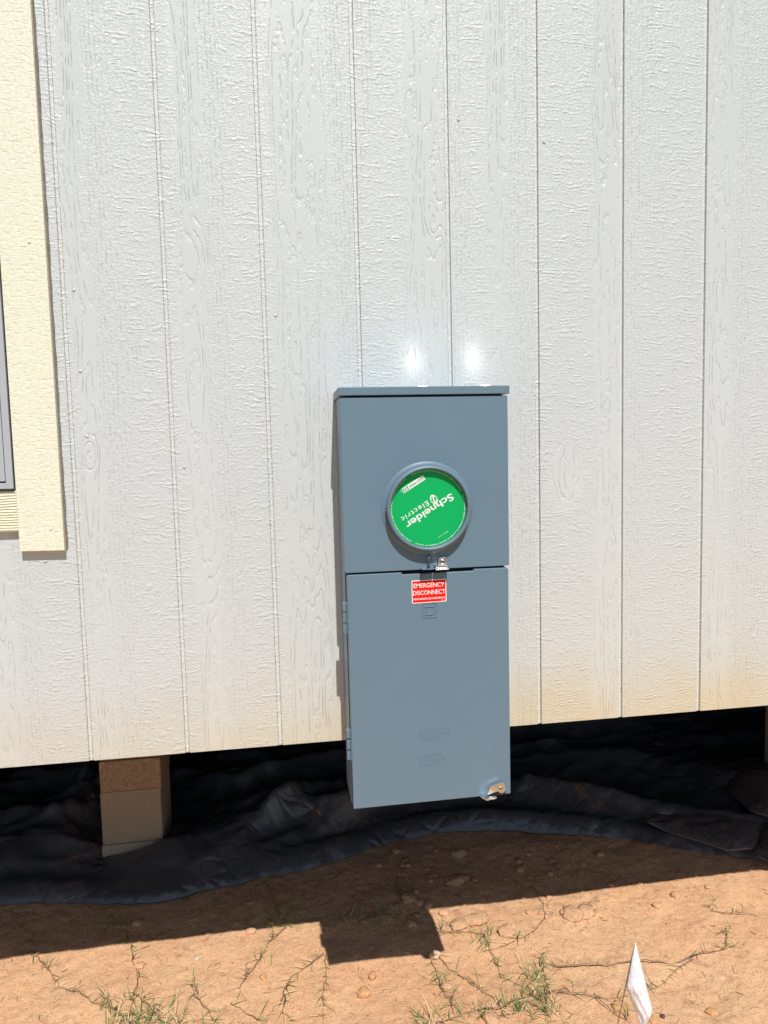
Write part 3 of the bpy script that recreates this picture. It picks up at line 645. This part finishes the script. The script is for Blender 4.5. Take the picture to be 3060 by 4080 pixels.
for i, (x, y, r, m_, fl, st, lb) in enumerate(S):
    rock('stone' if m_ != 'clod' else 'soil_clod', x, y, r, M[m_], 100+i, fl, st, lb, 'stone' if m_ != 'clod' else 'clod', rot=random.random()*3)
protos = [rock('small_clod', .3, .7, .01, M['clod'], 900+i, .7, 1.15, sub=2) for i in range(5)]
rg = random.Random(11); cnt = 0
def place(o, x, y, s):
    o.location = (x, y, gh(x, y)+.002*s); o.scale = (s, s, s*rg.uniform(.6, 1.1)); o.rotation_euler = (0, 0, rg.random()*6)
    shade = y > .57-.0*x
    tag(o, 'small reddish clod lying on the shaded soil before the sheet' if shade else 'small reddish clod lying on the sunlit soil', 'clod', 'small clods on the shaded soil' if shade else 'small clods on the sunlit soil')
i = 0
while cnt < 260:
    if rg.random() < .6: x, y = rg.uniform(-.1, 2.0), rg.uniform(.45, .95)
    else: x, y = rg.uniform(-.35, 1.9), rg.uniform(.02, .55)
    if y > float(np.interp(x, FX, FY))-.02: continue
    cl_ = rg.random()
    if cl_ < .22: x, y = 1.31+rg.gauss(0, .09), .47+rg.gauss(0, .03)
    elif cl_ < .36: x, y = .80+rg.gauss(0, .07), .56+rg.gauss(0, .05)
    elif cl_ < .50: x, y = 1.30+rg.gauss(0, .22), .66+rg.gauss(0, .07)
    elif cl_ < .60: x, y = .86+rg.gauss(0, .12), .78+rg.gauss(0, .08)
    elif y < .5 and rg.random() < .7: continue
    if y > float(np.interp(x, FX, FY))-.02: continue
    s = min(1.6, .18+rg.expovariate(2.8))
    o = protos[cnt] if cnt < 5 else protos[cnt % 5].copy()
    if cnt >= 5: COL.objects.link(o)
    place(o, x, y, s); cnt += 1
# grit: countless crumbs, one object
g = MB(); rg = random.Random(21)
for i in range(5200):
    x, y = rg.uniform(-.5, 2.1), rg.uniform(.0, 1.0)
    if y > float(np.interp(x, FX, FY))-.01: continue
    r = .0009+rg.expovariate(900); r = min(r, .0042); z = gh(x, y) if i % 1 == 0 else 0; a = rg.random()*6
    vs = [(x+r*1.2*math.cos(a+q*2.09+rg.random()*.5), y+r*math.sin(a+q*2.09), z-r*.3) for q in range(3)]+[(x+rg.uniform(-.3, .3)*r, y+rg.uniform(-.3, .3)*r, z+r*.9)]
    g.add(vs, [(0, 1, 3), (1, 2, 3), (2, 0, 3)])
gr = g.build('soil_grit', M['clod']); tag(gr, 'loose grit and crumbs scattered over the bare soil', 'grit', kind='stuff')

# ================================================================== GRASS RUNNERS
def blade_(mb, p, d, L_, w_, droop, rg):
    p = Vector(p); d = Vector(d).normalized(); side = d.cross(Vector((0, 0, 1)))
    if side.length < .05: side = Vector((1, 0, 0))
    side.normalize(); n = 5; ctr = []; 
    for i in range(n+1):
        t_ = i/n; q = p+d*L_*t_+Vector((0, 0, -droop*L_*t_*t_)); ctr.append((q, w_*(1-t_**1.6)*.5+.00012))
    vs = []
    for q, h in ctr: vs += [q-side*h+Vector((0, 0, h*.35)), q-Vector((0, 0, h*.25)), q+side*h+Vector((0, 0, h*.35))]
    fs = []
    for i in range(n):
        a = i*3; fs += [(a, a+1, a+4, a+3), (a+1, a+2, a+5, a+4)]
    mb.add(vs, fs)
def runner(path, label, seed, green=.7, blades=1.0, r=.0019, blen=.050, tuft=None, lift=.010):
    rg = random.Random(seed)
    x0, y0 = path[0]; root = empty('grass_runner', (x0, y0, gh(x0, y0)), label, 'grass', 'creeping grass runners on the soil')
    pts = []
    for i in range(len(path)-1):
        a, b_ = Vector(path[i]), Vector(path[i+1]); n = max(3, int((b_-a).length/.009))
        for k_ in range(n): 
            q = a.lerp(b_, k_/n); pts.append(q)
    pts.append(Vector(path[-1]))
    P3 = []
    for i, q in enumerate(pts):
        j = .0018*math.sin(i*1.3+seed)+.0025*math.sin(i*.41+seed*2)
        P3.append(Vector((q.x+j, q.y+j*.6, gh(q.x, q.y)+r+lift*(.5+.5*math.sin(i*.33+seed)))))
    st = MB(); st.tube([tuple(q) for q in P3], r, 6, .6)
    nodes = range(1, len(P3)-1, 3); gb = MB(); db = MB()
    for i in nodes:
        st.add(*_blob(P3[i], r*1.5))
        t_ = (P3[i+1]-P3[i-1]).normalized(); s_ = t_.cross(Vector((0, 0, 1))).normalized()
        for side in (-1, 1):
            if rg.random() > .85*blades: continue
            d = t_*rg.uniform(.1, 1.1)+s_*side*rg.uniform(.5, 1.1)+Vector((0, 0, rg.uniform(.1, .8)))
            isg = rg.random() < green
            blade_(gb if isg else db, P3[i], d, blen*rg.uniform(.25, 1.1), .0024*rg.uniform(.7, 1.2), rg.uniform(.1, .5), rg)
        if rg.random() < .22*blades:
            # an upright shoot with a few leaves
            top = P3[i]+Vector((rg.uniform(-.01, .01), rg.uniform(-.01, .01), rg.uniform(.015, .045))); st.tube([tuple(P3[i]), tuple(top)], r*.55, 5, .6)
            for _ in range(rg.randint(3, 5)):
                a = rg.random()*6.28; blade_(gb, top.lerp(P3[i], rg.random()*.6), (math.cos(a), math.sin(a), rg.uniform(.5, 1.6)), blen*rg.uniform(.4, .9), .0025, .25, rg)
    for (tx, ty, nb, hh) in (tuft or []):
        tb = MB(); tdb = MB()
        for _ in range(int(nb*.95)):
            a = rg.random()*6.28; q = (tx+rg.gauss(0, .024), ty+rg.gauss(0, .016)); zz = gh(*q)
            blade_(tb if rg.random() < .72 else tdb, (q[0], q[1], zz), (math.cos(a)*.75, math.sin(a)*.75, rg.uniform(.3, 1.8)), hh*rg.uniform(.5, 2.0), .0021*rg.uniform(.6, 1.2), rg.uniform(.1, .6), rg)
        tb.build('leaf_tuft', M['blade'], root)
        if tdb.v: tdb.build('dry_leaf_tuft', M['dry'], root)
    st.build('stem', M['stem'], root, smooth=True)
    if gb.v: gb.build('green_blades', M['blade'], root)
    if db.v: db.build('dry_blades', M['dry'], root)
def _blob(c, r):
    vs = [(c.x+r, c.y, c.z), (c.x-r, c.y, c.z), (c.x, c.y+r, c.z), (c.x, c.y-r, c.z), (c.x, c.y, c.z+r), (c.x, c.y, c.z-r)]
    return vs, [(0, 2, 4), (2, 1, 4), (1, 3, 4), (3, 0, 4), (2, 0, 5), (1, 2, 5), (3, 1, 5), (0, 3, 5)]
RUN = [
 ([[-0.352, 0.554], [-0.326, 0.539], [-0.279, 0.47], [-0.207, 0.4], [-0.147, 0.352], [-0.083, 0.309], [-0.021, 0.259], [.03, .20]], 'long brown runner at the far left trailing down from the shadow edge', .5, .8, [(-.06, .31, 26, .05), (0, .26, 30, .045), (.03, .22, 30, .045), (-.03, .24, 20, .05)]),
 ([[-0.091, 0.60], [-0.048, 0.484], [-0.024, 0.425], [-0.016, 0.354], [-0.018, 0.289], [-0.026, 0.241]], 'upright kinked runner crossing the shadow edge at the left', .6, .6, [(-.027, .24, 22, .05)]),
 ([[0.394, 0.546], [0.346, 0.492], [0.321, 0.437], [0.297, 0.376], [0.268, 0.32], [0.259, 0.272]], 'dark runner descending from the shadow edge left of the panel shadow', .3, .9, [(.30, .41, 10, .03)]),
 ([[0.501, 0.4], [0.464, 0.374], [0.405, 0.335], [0.386, 0.282], [0.395, 0.256], [0.365, 0.191]], 'forked runner reaching to the left side of the panel shadow', .6, .9, None),
 ([[0.51, 0.395], [0.497, 0.279], [0.49, 0.215], [0.481, 0.153]], 'thin green runner just left of the panel shadow corner', .85, .9, None),
 ([[0.244, 0.267], [0.303, 0.217], [0.345, 0.187]], 'short dark runner at the bottom left of centre', .3, .6, [(.36, .18, 10, .04)]),
 ([[0.13, 0.353], [0.15, 0.308], [0.177, 0.255], [0.217, 0.199]], 'curled green shoot bending over at the lower left', .9, .8, [(.2, .2, 12, .05)]),
 ([[-0.014, 0.345], [0.025, 0.289], [0.062, 0.244], [0.1, 0.219]], 'short green runner right of the left clump', .7, 1.0, [(.06, .25, 26, .045), (.11, .215, 20, .05), (.16, .21, 16, .05)]),
 ([[1.213, 0.619], [1.222, 0.528], [1.194, 0.445], [1.143, 0.394], [1.069, 0.363], [1.015, 0.339]], 'long curved dark runner sweeping out of the shade', .25, .5, None),
 ([[0.853, 0.441], [0.926, 0.434], [0.98, 0.401], [0.989, 0.355], [0.985, 0.223]], 'runner with green shoots leaving the right side of the panel shadow', .75, 1.0, [(.985, .40, 16, .045), (.95, .37, 10, .04)]),
 ([[0.835, 0.361], [0.853, 0.296], [0.901, 0.228], [0.937, 0.158], [0.955, 0.086]], 'runner slanting down right from the corner of the panel shadow', .4, .7, None),
 ([[0.81, 0.334], [0.816, 0.243], [0.823, 0.169], [0.826, 0.125]], 'leafy runner straight below the corner of the panel shadow', .7, 1.1, [(.83, .27, 10, .045), (.82, .12, 12, .04)]),
 ([[1.114, .264], [1.174, 0.236], [1.244, 0.226], [1.334, 0.225], [1.426, 0.213], [1.485, 0.208], [1.588, 0.223], [1.69, 0.234]], 'long straight brown runner passing behind the white flag', .3, .35, None),
 ([[1.555, 0.216], [1.482, 0.178], [1.416, 0.141], [1.363, 0.118]], 'runner branching down to the flag from the right', .35, .9, None),
 ([[1.112, 0.14], [1.161, 0.122], [1.225, 0.107], [1.293, 0.102]], 'runner ending at the wire of the flag', .5, .8, None),
 ([[1.199, 0.111], [1.221, 0.068], [1.256, 0.017]], 'short runner slanting under the flat orange stone', .3, .5, None),
 ([[0.773, 0.101], [0.838, 0.123], [0.9, 0.125], [0.95, 0.112], [0.984, 0.132], [1.058, 0.145], [1.114, 0.144]], 'thick matted runner along the bottom of the central clump', .6, 1.2, [(.75, .11, 36, .05), (.90, .12, 20, .04), (.98, .10, 26, .05), (1.05, .09, 34, .05)]),
 ([[1.112, 0.269], [1.101, 0.202], [1.081, 0.132], [1.044, 0.054]], 'upright grassy clump left of the white flag', .7, 1.2, [(1.08, .19, 34, .055), (1.09, .24, 14, .045), (1.05, .14, 20, .05), (1.04, .21, 14, .05), (1.06, .06, 16, .05)]),
 ([[1.715, 0.308], [1.669, 0.232]], 'small upright sprig at the end of the straight right runner', .5, 1.0, [(1.70, .27, 7, .04)]),
 ([[1.72, 0.392], [1.774, 0.369], [1.853, 0.349]], 'short dark twig like runner at the far right', .2, .6, None),
 ([[0.315, 0.798], [0.358, 0.689], [0.37, 0.605], [0.387, 0.553]], 'thin stem rising in the shade with bright long blades', .9, .3, [(.385, .575, 22, .06), (.36, .60, 8, .07)]),
 ([[.56, .56], [.62, .53], [.70, .545], [.76, .52]], 'dark shaded runner lying inside the panel shadow', .5, .6, [(.60, .53, 14, .04), (.66, .56, 10, .04)]),
 ([[.775, .74], [.77, .66], [.765, .60]], 'shaded green sprig standing above the panel shadow', .9, .8, [(.77, .66, 14, .05)]),
 ([[-.20, .67], [-.10, .655], [.0, .64]], 'shaded dark runner near the sheet edge at the left', .3, .6, [(-.17, .65, 16, .035)]),
 ([[.02, .66], [.12, .68], [.2, .70]], 'shaded dry runner left of the bright bladed stem', .2, .5, None),
]
for i, (p, lb, gr_, bl, tf) in enumerate(RUN): runner(p, lb, 300+i, gr_, bl, tuft=tf, r=.0014 if i not in (12, 16) else .0019)
# loose straw, one object
g = MB(); rg = random.Random(5)
for i in range(420):
    x, y = rg.uniform(-.45, 2.0), rg.uniform(.0, .95)
    if y > float(np.interp(x, FX, FY))-.02: continue
    a = rg.random()*6.28; L_ = rg.uniform(.006, .03)*(1.3 if rg.random() < .15 else 1); p0 = (x, y, gh(x, y)+.0025); q = (x+L_*math.cos(a), y+L_*math.sin(a))
    g.tube([p0, (q[0], q[1], gh(*q)+.002)], rg.uniform(.0004, .0008), 4)
tag(g.build('straw_litter', M['dry']), 'scattered bits of dry straw on the bare soil', 'straw', kind='stuff')
g = MB()
for i in range(600):
    x, y = rg.uniform(-.5, 2.0), rg.uniform(.0, .95)
    if y > float(np.interp(x, FX, FY))-.02: continue
    a = rg.random()*6.28; L_ = rg.uniform(.004, .022); q = (x+L_*math.cos(a), y+L_*math.sin(a))
    g.tube([(x, y, gh(x, y)+.002), (q[0], q[1], gh(*q)+.0025)], rg.uniform(.0004, .0009), 4)
tag(g.build('twig_litter', M['stem']), 'scattered dark bits of twig and root on the bare soil', 'twigs', kind='stuff')

# ================================================================== MARKER FLAG
fl = empty('marker_flag', (.842, -.52, gh(.842, -.52)), 'small white plastic marker flag on a thin wire at the bottom right', 'flag')
n, m_ = 36, 18
Lp = [(0, .9848, -.1732), (.5, .9688, -.2500), (.56, .9735, -.2590), (1, .9944, -.3205)]
Rp = [(0, .9850, -.1730), (.85, 1.0164, -.2959), (.93, 1.0125, -.3060), (1, 1.0030, -.3200)]
s_ = np.linspace(0, 1, n); lx = np.interp(s_, [a[0] for a in Lp], [a[1] for a in Lp]); lz = np.interp(s_, [a[0] for a in Lp], [a[2] for a in Lp])
rx = np.interp(s_, [a[0] for a in Rp], [a[1] for a in Rp]); rz = np.interp(s_, [a[0] for a in Rp], [a[2] for a in Rp])
u_ = np.linspace(0, 1, m_)[None, :]
XX = lx[:, None]*(1-u_)+rx[:, None]*u_; ZZ = lz[:, None]*(1-u_)+rz[:, None]*u_
wd = (rx-lx)[:, None]
YY = -.52-np.sin(np.pi*np.clip(u_*1.0, 0, 1))**.8*wd*.42 + .0012*np.sin(u_*22-s_[:, None]*16)*np.clip(s_[:, None]*2-.5, 0, 1)*(u_ < .5)
fo = link('flag_sheet', grid_mesh('flag_sheet', XX, YY, ZZ), M['flag'], fl, smooth=True)
so_ = fo.modifiers.new('thick', 'SOLIDIFY'); so_.thickness = .0003
MB().tube([(.9842, -.5190, -.178), (.9684, -.5190, -.2505), (.9544, -.52, -.3132), (.842, -.52, gh(.842, -.52)-.03)], .0009, 8).build('wire', M['wire'], fl, smooth=True)
